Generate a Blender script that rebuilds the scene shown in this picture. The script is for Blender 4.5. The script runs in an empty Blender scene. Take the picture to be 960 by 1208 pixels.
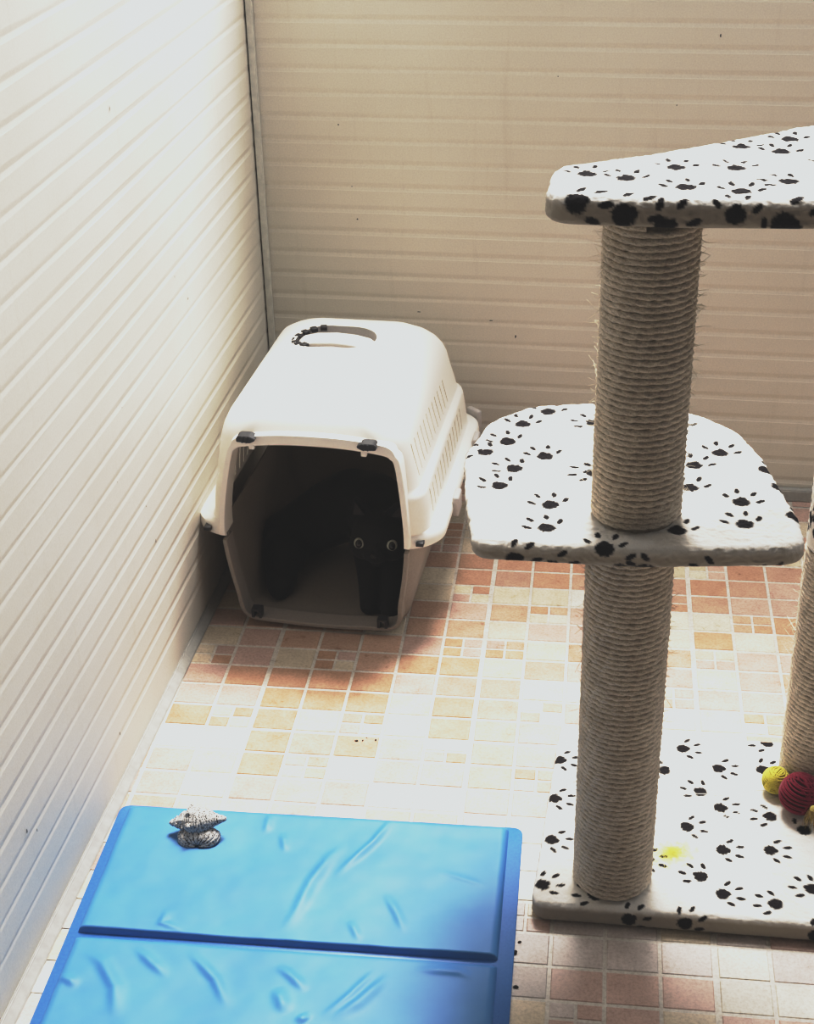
import bpy, bmesh, math, random
from mathutils import Vector, Matrix, noise
random.seed(7)
R = math.radians
SC = bpy.context.scene
COL = SC.collection

# ------------------------------------------------------------------ helpers
def mesh(name, verts, faces, mat=None, parent=None, smooth=True, loc=None):
    me = bpy.data.meshes.new(name)
    me.from_pydata([tuple(v) for v in verts], [], faces)
    me.update()
    if smooth:
        me.polygons.foreach_set('use_smooth', [True] * len(me.polygons))
    o = bpy.data.objects.new(name, me)
    COL.objects.link(o)
    if mat: me.materials.append(mat)
    if parent: o.parent = parent
    if loc: o.location = loc
    return o

def from_bm(name, bm, mat=None, parent=None, smooth=False, loc=None):
    me = bpy.data.meshes.new(name)
    bm.normal_update()
    bm.to_mesh(me); bm.free()
    if smooth:
        me.polygons.foreach_set('use_smooth', [True] * len(me.polygons))
    o = bpy.data.objects.new(name, me)
    COL.objects.link(o)
    if mat: me.materials.append(mat)
    if parent: o.parent = parent
    if loc: o.location = loc
    return o

def empty(name, label, cat, loc=(0, 0, 0), rz=0, group=None):
    o = bpy.data.objects.new(name, None)
    o.empty_display_size = .05
    COL.objects.link(o)
    o.location = loc; o.rotation_euler = (0, 0, rz)
    tag(o, label, cat, group)
    return o

def tag(o, label, cat, group=None, kind=None):
    o['label'] = label; o['category'] = cat
    if group: o['group'] = group
    if kind: o['kind'] = kind
    return o

def struct(o):
    o['kind'] = 'structure'
    return o

def box_bm(bm, x0, x1, y0, y1, z0, z1, M=None):
    vs = [bm.verts.new(p) for p in [(x0,y0,z0),(x1,y0,z0),(x1,y1,z0),(x0,y1,z0),(x0,y0,z1),(x1,y0,z1),(x1,y1,z1),(x0,y1,z1)]]
    for f in [(3,2,1,0),(4,5,6,7),(0,1,5,4),(1,2,6,5),(2,3,7,6),(3,0,4,7)]:
        bm.faces.new([vs[i] for i in f])
    if M:
        for v in vs: v.co = M @ v.co
    return vs

def bevel_box(name, x0, x1, y0, y1, z0, z1, b, mat, parent=None, M=None, seg=2):
    bm = bmesh.new()
    box_bm(bm, x0, x1, y0, y1, z0, z1)
    bmesh.ops.bevel(bm, geom=bm.edges[:], offset=b, segments=seg, profile=.5, affect='EDGES')
    if M: bmesh.ops.transform(bm, matrix=M, verts=bm.verts[:])
    return from_bm(name, bm, mat, parent, smooth=True)

def tube_data(pts, rad, n=8, V=None, F=None, cap=True, closed=False):
    """tube through pts; rad is a number or list"""
    V = [] if V is None else V; F = [] if F is None else F
    b = len(V); m = len(pts)
    pts = [Vector(p) for p in pts]
    nrm = None
    for i, p in enumerate(pts):
        if closed: t = pts[(i+1) % m] - pts[i-1]
        else: t = pts[min(i+1, m-1)] - pts[max(i-1, 0)]
        if t.length < 1e-9: t = Vector((0,0,1))
        t.normalize()
        if nrm is None:
            a = Vector((0,0,1)) if abs(t.z) < .9 else Vector((1,0,0))
            nrm = t.cross(a).normalized()
        nrm = (nrm - t * nrm.dot(t)).normalized()
        bn = t.cross(nrm)
        r = rad[i] if isinstance(rad, (list, tuple)) else rad
        for k in range(n):
            a = 2*math.pi*k/n
            V.append(p + (nrm*math.cos(a) + bn*math.sin(a))*r)
    for i in range(m if closed else m-1):
        j = (i+1) % m
        for k in range(n):
            F.append((b+i*n+k, b+i*n+(k+1)%n, b+j*n+(k+1)%n, b+j*n+k))
    if cap and not closed:
        F.append(tuple(b+k for k in range(n))[::-1])
        F.append(tuple(b+(m-1)*n+k for k in range(n)))
    return V, F

def baked(o):
    dg = bpy.context.evaluated_depsgraph_get(); dg.update()
    me = bpy.data.meshes.new_from_object(o.evaluated_get(dg), preserve_all_data_layers=True, depsgraph=dg)
    old = o.data
    o.modifiers.clear(); o.data = me
    if old.users == 0: bpy.data.meshes.remove(old)
    return o

def cut(o, cutter, op='DIFFERENCE'):
    m = o.modifiers.new('b', 'BOOLEAN'); m.operation = op; m.object = cutter; m.solver = 'EXACT'
    baked(o)
    me = cutter.data
    bpy.data.objects.remove(cutter); bpy.data.meshes.remove(me)

def smooth_angle(o, deg=35):
    me = o.data
    bm = bmesh.new(); bm.from_mesh(me)
    for f in bm.faces: f.smooth = True
    for e in bm.edges:
        e.smooth = not (len(e.link_faces) == 2 and e.calc_face_angle(0) > R(deg))
    bm.to_mesh(me); bm.free()

def sm(a, b, x):
    t = max(0., min(1., (x-a)/(b-a))); return t*t*(3-2*t)

# ------------------------------------------------------------------ materials
class N:
    def __init__(s, name):
        s.m = bpy.data.materials.new(name); s.m.use_nodes = True
        s.t = s.m.node_tree; s.t.nodes.clear()
        s.out = s.n('ShaderNodeOutputMaterial'); s.b = s.n('ShaderNodeBsdfPrincipled')
        s.l(s.b, 0, s.out, 0)
    def n(s, k, **kw):
        x = s.t.nodes.new(k)
        for a, v in kw.items(): setattr(x, a, v)
        return x
    def l(s, a, i, b, j): s.t.links.new(a.outputs[i], b.inputs[j])
    def coord(s): return s.n('ShaderNodeTexCoord')
    def noise(s, scale, detail=4, rough=.6, vec=None):
        x = s.n('ShaderNodeTexNoise'); x.inputs['Scale'].default_value = scale
        x.inputs['Detail'].default_value = detail; x.inputs['Roughness'].default_value = rough
        if vec is None: vec = (s.coord(), 'Object')
        s.l(vec[0], vec[1], x, 'Vector'); return x
    def ramp(s, src, i, stops):
        x = s.n('ShaderNodeValToRGB'); e = x.color_ramp.elements
        while len(e) < len(stops): e.new(.5)
        for k, (p, c) in enumerate(stops):
            e[k].position = p; e[k].color = (*c, 1) if len(c) == 3 else c
        s.l(src, i, x, 0); return x
    def mix(s, fac, a, b, mode='MIX'):
        x = s.n('ShaderNodeMix'); x.data_type = 'RGBA'; x.blend_type = mode
        for sock, v in ((0, fac), (6, a), (7, b)):
            if isinstance(v, tuple) and hasattr(v[0], 'outputs'): s.t.links.new(v[0].outputs[v[1]], x.inputs[sock])
            elif sock == 0: x.inputs[0].default_value = v
            else: x.inputs[sock].default_value = (*v, 1)
        return x
    def bump(s, src, i, strength=.3, dist=.001):
        x = s.n('ShaderNodeBump'); x.inputs['Strength'].default_value = strength; x.inputs['Distance'].default_value = dist
        s.l(src, i, x, 'Height'); s.l(x, 0, s.b, 'Normal'); return x
    def set(s, **kw):
        for k, v in kw.items():
            s.b.inputs[k.replace('_', ' ')].default_value = (*v, 1) if isinstance(v, tuple) else v

def plain(name, col, rough=.5, spec=.5, nscale=60, namt=.12, bump=.1, dist=.0006):
    s = N(name); s.set(Roughness=rough, Specular_IOR_Level=spec)
    nz = s.noise(nscale)
    dark = tuple(c*(1-namt) for c in col); lite = tuple(min(1, c*(1+namt)) for c in col)
    rp = s.ramp(nz, 0, [(.3, dark), (.7, lite)])
    s.l(rp, 0, s.b, 'Base Color')
    if bump: s.bump(nz, 0, bump, dist)
    return s.m

def wall_mat(name, c1, c2):
    s = N(name); s.set(Roughness=.55, Specular_IOR_Level=.35)
    big = s.noise(2.2, 3); fine = s.noise(420, 3, .7)
    a = s.ramp(big, 0, [(.3, c1), (.7, c2)])
    b = s.ramp(fine, 0, [(.25, (.86, .86, .86)), (.75, (1, 1, 1))])
    mx = s.mix(1., (a, 0), (b, 0), 'MULTIPLY')
    # faint dirt streaks
    st = s.n('ShaderNodeMapping'); st.inputs['Scale'].default_value = (60, 60, 4)
    s.l(s.coord(), 'Object', st, 'Vector')
    dn = s.noise(1, 4, .6, (st, 0))
    dr = s.ramp(dn, 0, [(.28, (.82, .80, .77)), (.42, (1, 1, 1))])
    m2 = s.mix(.22, (mx, 2), (dr, 0), 'MULTIPLY')
    at = s.n('ShaderNodeAttribute', attribute_name='mark')
    m3 = s.mix((at, 'Fac'), (m2, 2), (.02, .018, .015))
    s.l(m3, 2, s.b, 'Base Color')
    s.bump(fine, 0, .12, .0008)
    return s.m

M = {}
M['wall'] = wall_mat('cream_panel', (.70, .66, .58), (.80, .765, .69))
M['wall_shade'] = wall_mat('cream_panel_back', (.73, .685, .60), (.80, .755, .675))
M['trim'] = plain('trim_plastic', (.38, .365, .335), .5, .4, 90, .12)
M['trim_light'] = plain('corner_strip', (.70, .68, .62), .5, .4, 90, .10)
M['white_plastic'] = plain('white_plastic', (.86, .82, .75), .38, .5, 300, .02, .03)
M['grey_plastic'] = plain('taupe_plastic', (.30, .262, .228), .5, .4, 300, .08, .1)
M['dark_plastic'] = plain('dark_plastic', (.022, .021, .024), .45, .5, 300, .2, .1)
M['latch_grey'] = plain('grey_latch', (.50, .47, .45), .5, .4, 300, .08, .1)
M['house'] = plain('house_render', (.16, .15, .14), .8, .2, 30, .1)
M['eave'] = plain('eave_paint', (.14, .13, .12), .8, .2, 30, .1)

# floor tiles
s = N('terracotta_tile'); s.set(Specular_IOR_Level=.55)
at = s.n('ShaderNodeAttribute', attribute_name='tile')
f1 = s.noise(260, 5, .7); f2 = s.noise(38, 4, .6)
a = s.ramp(f1, 0, [(.3, (.74, .70, .66)), (.55, (1, 1, 1)), (.75, (1.1, 1.1, 1.08))])
b = s.ramp(f2, 0, [(.3, (.86, .84, .82)), (.7, (1.06, 1.06, 1.06))])
m1 = s.mix(1., (at, 'Color'), (a, 0), 'MULTIPLY'); m2 = s.mix(1., (m1, 2), (b, 0), 'MULTIPLY')
s.l(m2, 2, s.b, 'Base Color')
rr = s.ramp(f2, 0, [(.3, (.26,)*3), (.7, (.42,)*3)]); s.l(rr, 0, s.b, 'Roughness')
s.bump(f1, 0, .35, .0010)
M['tile'] = s.m
# plush with paw prints
def plush(name, c):
    s = N(name); s.set(Roughness=.95, Specular_IOR_Level=.1)
    at = s.n('ShaderNodeAttribute', attribute_name='paw')
    ye = s.n('ShaderNodeAttribute', attribute_name='stain')
    nz = s.noise(700, 4, .7); n2 = s.noise(28, 4, .6)
    rp = s.ramp(nz, 0, [(.3, tuple(x*.86 for x in c)), (.65, c)])
    r2 = s.ramp(n2, 0, [(.3, (.90, .87, .83)), (.6, (1, 1, 1))])
    m0 = s.mix(1., (rp, 0), (r2, 0), 'MULTIPLY')
    shd = s.n('ShaderNodeAttribute', attribute_name='side_shade')
    mw = s.mix((shd, 'Fac'), (m0, 2), (.42, .375, .315))  # brown tint on the board sides, shade painted into the plush colour
    m1 = s.mix((ye, 'Fac'), (mw, 2), (.80, .78, .20))
    dk = s.ramp(nz, 0, [(.3, (.006, .005, .006)), (.8, (.035, .03, .033))])
    m2 = s.mix((at, 'Fac'), (m1, 2), (dk, 0))
    s.l(m2, 2, s.b, 'Base Color')
    s.bump(nz, 0, .6, .0012)
    return s.m
M['plush'] = plush('paw_print_plush', (.86, .83, .78))
# sisal
s = N('sisal_rope'); s.set(Roughness=.85, Specular_IOR_Level=.15)
tw = s.n('ShaderNodeAttribute', attribute_name='twist')
nz = s.noise(500, 5, .75); n2 = s.noise(45, 3)
c1 = s.ramp(nz, 0, [(.25, (.36, .30, .235)), (.5, (.74, .66, .555)), (.8, (.90, .85, .77))])
c2 = s.ramp(n2, 0, [(.3, (.84, .82, .80)), (.7, (1.05, 1.05, 1.05))])
c3 = s.ramp(tw, 'Fac', [(0, (.45, .42, .38)), (.35, (1, 1, 1))])
m1 = s.mix(1., (c1, 0), (c2, 0), 'MULTIPLY'); m2 = s.mix(.75, (m1, 2), (c3, 0), 'MULTIPLY')
s.l(m2, 2, s.b, 'Base Color'); s.bump(nz, 0, .8, .0015)
M['sisal'] = s.m
M['fibre'] = plain('sisal_fibre', (.72, .66, .54), .8, .2, 400, .1, 0)
# blue mat
s = N('blue_vinyl'); s.set(Roughness=.55, Specular_IOR_Level=.5)
nz = s.noise(9, 4); n2 = s.noise(300, 3)
c1 = s.ramp(nz, 0, [(.3, (.040, .175, .42)), (.7, (.065, .225, .47))])
s.l(c1, 0, s.b, 'Base Color'); s.bump(n2, 0, .08, .0004)
M['mat'] = s.m
s = N('blue_vinyl_hem'); s.set(Roughness=.42, Specular_IOR_Level=.5)
n2 = s.noise(300, 3)
c1 = s.ramp(n2, 0, [(.3, (.035, .145, .40)), (.7, (.048, .175, .44))])
s.l(c1, 0, s.b, 'Base Color'); s.bump(n2, 0, .08, .0004)
M['hem'] = s.m
# cat
s = N('black_fur'); s.set(Roughness=.75, Specular_IOR_Level=.2, Sheen_Weight=.05)
mp = s.n('ShaderNodeMapping'); mp.inputs['Scale'].default_value = (500, 500, 120)
s.l(s.coord(), 'Object', mp, 'Vector')
nz = s.noise(1, 4, .7, (mp, 0))
c1 = s.ramp(nz, 0, [(.3, (.004, .004, .0045)), (.7, (.011, .0105, .011))])
s.l(c1, 0, s.b, 'Base Color'); s.bump(nz, 0, .5, .001)
M['fur'] = s.m
s = N('cat_iris'); s.set(Roughness=.12, Specular_IOR_Level=.6)
nz = s.noise(350, 3)
c1 = s.ramp(nz, 0, [(.3, (.34, .35, .29)), (.7, (.50, .51, .44))]); s.l(c1, 0, s.b, 'Base Color')
M['iris'] = s.m
M['pupil'] = plain('cat_pupil', (.004, .004, .004), .08, .6, 100, .1, 0)
M['ear_in'] = plain('cat_inner_ear', (.035, .03, .03), .8, .2, 200, .2, .2)
M['nose'] = plain('cat_nose', (.012, .010, .010), .4, .4, 400, .1, .1)
# shell
s = N('speckled_shell'); s.set(Roughness=.6, Specular_IOR_Level=.35)
vo = s.n('ShaderNodeTexVoronoi'); vo.inputs['Scale'].default_value = 420
s.l(s.coord(), 'Object', vo, 'Vector')
n1 = s.noise(90, 4)
at = s.n('ShaderNodeAttribute', attribute_name='groove')
sp = s.ramp(vo, 0, [(.26, (.02, .018, .02)), (.42, (.46, .44, .42))])
bl = s.ramp(n1, 0, [(.28, (0,)*3), (.38, (1,)*3)])
m1 = s.mix((bl, 0), (.46, .44, .41), (sp, 0))
m2 = s.mix((at, 'Fac'), (m1, 2), (.035, .032, .032))
s.l(m2, 2, s.b, 'Base Color'); s.bump(vo, 0, .5, .001)
M['shell'] = s.m
M['shell_in'] = plain('shell_mouth', (.10, .085, .08), .5, .4, 200, .3, .3)
# yarn
def yarn(name, c):
    s = N(name); s.set(Roughness=.85, Specular_IOR_Level=.15, Sheen_Weight=.2)
    nz = s.noise(900, 4, .7)
    c1 = s.ramp(nz, 0, [(.3, tuple(x*.45 for x in c)), (.7, c)]); s.l(c1, 0, s.b, 'Base Color')
    s.bump(nz, 0, .6, .001); return s.m
M['yarn_red'] = yarn('crimson_yarn', (.30, .016, .05))
M['yarn_core'] = yarn('crimson_core', (.05, .004, .012))
M['yarn_yellow'] = yarn('yellow_yarn', (.78, .70, .12))
M['tinsel'] = plain('golden_fibre', (.45, .32, .10), .5, .5, 300, .4, 0)
M['raffia'] = plain('pale_yellow_raffia', (.72, .62, .22), .6, .3, 300, .2, 0)
M['fluff'] = plain('yellow_down', (.92, .88, .25), .9, .1, 300, .08, 0)
M['cord'] = plain('grey_cord', (.62, .60, .57), .8, .2, 300, .1, 0)
M['crumb'] = plain('dark_crumb', (.03, .025, .022), .8, .2, 300, .3, .3)

# ------------------------------------------------------------------ setting
WX, WY = -.361, .25          # inner faces of the left and back walls
WH = 1.16                    # fence height
PITCH, PH = .0373, -.0033

def rib_profile(h, PITCH, PH, q=1.):
    """(depth, z) profile of horizontal grooves"""
    pr = [(0, 0)]
    k = 1
    while k*PITCH + PH + .008 < h:
        z = k*PITCH + PH
        pr += [(0, z-.0062), (-.0003*q, z-.0052), (-.0012*q, z-.0004), (-.0012*q, z+.0006), (-.0004*q, z+.0050), (0, z+.0075)]
        k += 1
    pr.append((0, h))
    return pr

def ribbed_wall(name, a, b, n, mat, marks, pitch, ph):
    """wall from a to b (xy), inward normal n; marks = dark specks given as (along, z, w, h)"""
    a, b, n = Vector(a), Vector(b), Vector(n)
    L = (b-a).length; t = (b-a)/L
    pr = rib_profile(WH, pitch, ph, .68 if name == 'wall_left' else 1.)
    us = [0]
    step = .06
    while us[-1] + step < L: us.append(us[-1] + step)
    us.append(L)
    V, F = [], []
    for i, u in enumerate(us):
        for d, z in pr:
            w = .0006*noise.noise(Vector((u*3+n.x*9, z*5, 2.3))) if d == 0 else 0
            p = a + t*u + n*(d + w)
            V.append((p.x, p.y, z))
    m = len(pr)
    for i in range(len(us)-1):
        for k in range(m-1):
            F.append((i*m+k, (i+1)*m+k, (i+1)*m+k+1, i*m+k+1))
    # back, top, ends
    base = len(V)
    for u in (0, L):
        for z in (0, WH):
            p = a + t*u - n*.04; V.append((p.x, p.y, z))
    e0 = 0; eL = (len(us)-1)*m
    F.append((base, base+1, base+3, base+2))
    F.append((e0+m-1, base+1, base+3, eL+m-1))
    F.append(tuple([e0+k for k in range(m)] + [base+1, base]))
    F.append(tuple([eL+k for k in range(m)][::-1] + [base+2, base+3]))
    nb = len(V)
    mk = []
    for (u, z, w, h) in marks:                      # stains: small irregular flat blotches lying on the panel skin
        c = len(V); q = 9
        for k in range(q):
            an = 2*math.pi*k/q; r = .7 + .5*random.random()
            p = a + t*(u + w*r*math.cos(an)) + n*.0011
            V.append((p.x, p.y, z + h*r*math.sin(an))); mk.append(len(V)-1)
        F.append(tuple(range(c, c+q)))
    o = mesh(name, V, F, mat, smooth=False)
    bm = bmesh.new(); bm.from_mesh(o.data); bmesh.ops.recalc_face_normals(bm, faces=bm.faces[:]); bm.to_mesh(o.data); bm.free()
    at = o.data.attributes.new('mark', 'FLOAT', 'POINT')
    for i in mk: at.data[i].value = 1.
    return struct(o)

Y0 = -2.5
mk_left = [(-.394, .806, .0012, .004), (-.171, .485, .002, .002), (-.473, .459, .0012, .0012), (-.41, .232, .001, .004),
           (-.431, .297, .0012, .0012), (-.908, .157, .0014, .003), (-.885, .139, .001, .002), (-.62, .07, .001, .003),
           (-.22, .535, .0008, .002), (-.52, .38, .0010, .0010)]
WS = .010                                            # the left wall runs very slightly askew
WXE = WX + WS*(WY-Y0)
ribbed_wall('wall_left', (WX, WY, 0), (WXE, Y0, 0), (1, 0, 0), M['wall'], [(WY-y, z, w, h) for y, z, w, h in mk_left], .0400, .0244)
mk_back = [(-.223, .619, .001, .0012), (-.198, .466, .0015, .0014), (.357, .763, .001, .0025), (.061, .273, .0012, .003),
           (-.205, .52, .0009, .0012), (.12, .70, .0009, .0009), (.30, .66, .0008, .0014), (.02, .30, .003, .0008), (-.10, .31, .003, .0008)]
ribbed_wall('wall_back', (WX, WY, 0), (1.5, WY, 0), (0, -1, 0), M['wall_shade'], [(x-WX, z, w, h) for x, z, w, h in mk_back], .0373, -.0033)

def extrude_profile(name, prof, a, b, mat):
    """prof: list of 3-d offsets swept from a to b"""
    a, b = Vector(a), Vector(b); m = len(prof)
    V = [a+Vector(p) for p in prof] + [b+Vector(p) for p in prof]
    F = [(k, (k+1) % m, m+(k+1) % m, m+k) for k in range(m)] + [tuple(range(m))[::-1], tuple(range(m, 2*m))]
    o = mesh(name, V, F, mat, smooth=False)
    bm = bmesh.new(); bm.from_mesh(o.data); bmesh.ops.recalc_face_normals(bm, faces=bm.faces[:])
    bmesh.ops.bevel(bm, geom=[e for e in bm.edges if e.calc_face_angle(0) > .5], offset=.0012, segments=2, affect='EDGES')
    bm.to_mesh(o.data); bm.free()
    return struct(o)
extrude_profile('baseboard_left', [(0, 0, 0), (.0128, 0, 0), (.0128, 0, .0015), (.0034, 0, .0090), (.0024, 0, .0110), (0, 0, .0115)], (WX+.0001, WY-.012, 0), (WXE, Y0, 0), M['trim'])
extrude_profile('baseboard_back', [(0, 0, 0), (0, -.012, 0), (0, -.010, .019), (0, -.006, .022), (0, -.0015, .022)], (WX+.026, WY, 0), (1.5, WY, 0), M['trim'])
extrude_profile('gap_shade', [(-.004, .002, 0), (.0040, .002, 0), (.0040, -.002, 0), (-.004, -.002, 0)], (WX, WY, .02), (WX, WY, WH), M['dark_plastic'])  # dark strip put in for the shadow gap in the corner
extrude_profile('trim_1', [(.0022, -.001, 0), (.0125, -.001, 0), (.0125, -.009, 0), (.0022, -.009, 0)], (WX, WY, .02), (WX, WY, WH), M['trim_light'])

# house wall and eave behind / above the camera, they shade the near side of the yard
def slab_box(name, x0, x1, y0, y1, z0, z1, mat):
    bm = bmesh.new(); box_bm(bm, x0, x1, y0, y1, z0, z1)
    return struct(from_bm(name, bm, mat))
slab_box('wall_front', -3.5, 5, -2.75, -2.6, 0, 2.6, M['house'])
slab_box('ceiling', -3.5, 5, -2.75, -.74, 1.80, 1.88, M['eave'])

# tiled floor: every cell its own raised face with bevelled edge, all in the floor mesh
PHI = .04266; TX = .06; TY = .06*.81257
def tile_floor():
    rnd = random.Random(21)
    ca, sa = math.cos(PHI), math.sin(PHI)
    sub = {(0,2),(0,5),(1,5),(2,3),(-2,9),(-5,9),(-3,6),(-6,6),(-3,11),(0,10),(2,8),(2,11),(6,0),(5,2),(7,3),(6,5),(5,7),(7,8),(8,-1),(2,16),(3,19),(-1,-1),(3,14),(4,6),(10,4),(9,10)}
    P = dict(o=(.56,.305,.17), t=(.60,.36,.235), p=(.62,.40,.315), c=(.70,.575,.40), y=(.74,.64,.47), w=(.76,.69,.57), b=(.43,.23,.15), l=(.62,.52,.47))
    fixed = {(3,0):'o',(3,1):'t',(2,1):'o',(1,3):'t',(2,2):'c',(3,2):'w',(1,1):'t',(0,1):'o',(1,6):'c',(2,6):'t',(2,7):'y',(3,7):'w',(1,8):'t',(1,9):'t',(2,9):'p',(1,10):'t',(2,10):'p',
             (-1,11):'p',(0,11):'p',(-2,11):'w',(-3,10):'t',(-4,10):'o',(-5,10):'w',(-6,10):'w',(-1,12):'w',(1,12):'p',(0,12):'w',(-2,12):'p',(-4,12):'p',(7,0):'o',(7,1):'t',(6,2):'t',(7,2):'p',
             (6,4):'o',(7,5):'p',(7,6):'p',(6,7):'p',(6,3):'y',(7,4):'y',(6,6):'y',(5,3):'y',(-4,8):'o',(-3,8):'o',(-4,7):'o',(-3,7):'o',(-2,7):'o',(-2,8):'o',(-4,9):'o',(-3,9):'c',(-1,8):'c',
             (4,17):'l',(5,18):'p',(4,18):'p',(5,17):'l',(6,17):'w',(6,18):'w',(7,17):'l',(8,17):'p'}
    V, F, C = [], [], []
    poly_clip = [((1,0), WX+.008), ((0,-1), -(WY-.004)), ((0,1), -2.595), ((-1,0), -1.5)]   # n.x >= d
    def clip(pts):
        for (nx, ny), d in poly_clip:
            out = []
            for i in range(len(pts)):
                a, b = pts[i-1], pts[i]
                da, db = a[0]*nx+a[1]*ny-d, b[0]*nx+b[1]*ny-d
                if da >= 0: 
                    if db >= 0: out.append(b)
                    else:
                        t = da/(da-db); out.append((a[0]+(b[0]-a[0])*t, a[1]+(b[1]-a[1])*t))
                elif db >= 0:
                    t = da/(da-db); out.append((a[0]+(b[0]-a[0])*t, a[1]+(b[1]-a[1])*t)); out.append(b)
            pts = out
            if len(pts) < 3: return []
        return pts
    def tile(x0, x1, y0, y1, col, lift):
        b = .0012
        def ring(m, z):
            q = [(x0+m, y0+m), (x1-m, y0+m), (x1-m, y1-m), (x0+m, y1-m)]
            return [(x*ca - y*sa, x*sa + y*ca) for x, y in q], z
        lo, _ = ring(0, 0); hi, _ = ring(b, 0)
        lo_c, hi_c = clip(lo), clip(hi)
        if len(lo_c) < 3 or len(hi_c) < 3: return
        n0 = len(V)
        if len(lo_c) == 4 and lo_c and all(abs(a[0]-c[0])+abs(a[1]-c[1]) < 1e-9 for a in [lo[0]] for c in [lo_c[-1]]) or set(lo_c) == set(lo):
            for x, y in lo: V.append((x, y, -.0012))
            for x, y in hi: V.append((x, y, lift))
            F.append((n0+4, n0+5, n0+6, n0+7))
            for k in range(4): F.append((n0+k, n0+(k+1) % 4, n0+4+(k+1) % 4, n0+4+k))
            C.extend([col]*8)
        else:
            for x, y in hi_c: V.append((x, y, lift))
            F.append(tuple(range(n0, n0+len(hi_c)))); C.extend([col]*len(hi_c))
    for i in range(-9, 28):
        for k in range(-7, 56):
            x0, x1 = i*TX, (i+1)*TX
            y1, y0 = -k*TY, -(k+1)*TY
            g = .0019
            gl = .0032 if i % 5 == 1 else g; gr = .0032 if (i+1) % 5 == 1 else g
            gt = .0024 if k % 5 == 0 else g; gb = .0024 if (k+1) % 5 == 0 else g
            x0 += gl; x1 -= gr; y0 += gb; y1 -= gt
            is_sub = (i, k) in sub or (not (-7 < i < 9 and -2 < k < 20) and rnd.random() < .12)
            def pick(key=None):
                ch = fixed.get(key) if key else None
                if ch is None: ch = rnd.choice('otpotpco' if (4 < k < 10 and i < 2) else 'otptcycp' if k < 5 else 'otpcytwcp' if k < 14 else 'plwclwpl')  # rows nearest the camera paler, glare put into the tile colour
                c = P[ch]; g_ = .3*c[0]+.5*c[1]+.2*c[2]+.10; c = tuple((x*.78+g_*.22)*.92 for x in c); f = .92 + .16*rnd.random()
                return tuple(x*f for x in c)
            if is_sub:
                mx, my = (x0+x1)/2, (y0+y1)/2; h = .0014
                for a, b in ((x0, mx-h), (mx+h, x1)):
                    for c, d in ((y0, my-h), (my+h, y1)):
                        tile(a, b, c, d, pick(), -.0002)
            else:
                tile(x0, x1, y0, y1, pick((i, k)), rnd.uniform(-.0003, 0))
    # grout bed
    n0 = len(V)
    V += [(WX-.03, -2.65, -.0010), (1.6, -2.65, -.0010), (1.6, WY+.03, -.0010), (WX-.03, WY+.03, -.0010)]
    F.append((n0, n0+1, n0+2, n0+3)); C.extend([(.64, .60, .54)]*4)
    o = mesh('floor', V, F, M['tile'], smooth=False)
    at = o.data.attributes.new('tile', 'FLOAT_COLOR', 'POINT')
    for i, c in enumerate(C): at.data[i].color = (*c, 1)
    return struct(o)
tile_floor()

# ------------------------------------------------------------------ cat tree
def densify(pts, step=.0016):
    out = []
    n = len(pts)
    for i in range(n):
        a, b = Vector(pts[i]), Vector(pts[(i+1) % n])
        k = max(1, int((b-a).length/step))
        for j in range(k): out.append(a.lerp(b, j/k))
    return out
def round_poly(pts, rad, step=.0016):
    """closed polygon with rounded corners -> dense outline, counter-clockwise"""
    n = len(pts); out = []
    for i in range(n):
        p, c, q = Vector(pts[i-1]), Vector(pts[i]), Vector(pts[(i+1) % n])
        r = rad[i] if isinstance(rad, (list, tuple)) else rad
        a = (p-c).normalized(); b = (q-c).normalized()
        ang = a.angle(b)
        d = min(r/math.tan(ang/2), (p-c).length*.49, (q-c).length*.49)
        s, e = c+a*d, c+b*d
        for j in range(13):
            t = j/12
            out.append((s*(1-t)**2) + c*(2*t*(1-t)) + e*(t*t))
    return densify(out, step)

def paw_ellipses(paws, scale=1.):
    """each paw (x, y, direction of the toes in degrees[, scale]) -> list of (cx, cy, ca, sa, rx, ry)"""
    E = []
    for p in paws:
        x, y, g = p[:3]; k = scale*(p[3] if len(p) > 3 else 1)
        g = R(g)
        def add(dx, dy, ang, rx, ry):
            cx = x + (dx*math.cos(g)-dy*math.sin(g))*k; cy = y + (dx*math.sin(g)+dy*math.cos(g))*k
            a = g+R(ang); E.append((cx, cy, math.cos(a), math.sin(a), rx*k, ry*k))
        add(0, 0, 0, .0066, .0074)
        add(.0042, 0, 0, .0042, .0038)
        for (r, th) in ((.0150, -68), (.0175, -24), (.0180, 20), (.0155, 62)):
            add(r*math.cos(R(th)), r*math.sin(R(th)), th*.6, .0046, .0023)
    return E

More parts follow.
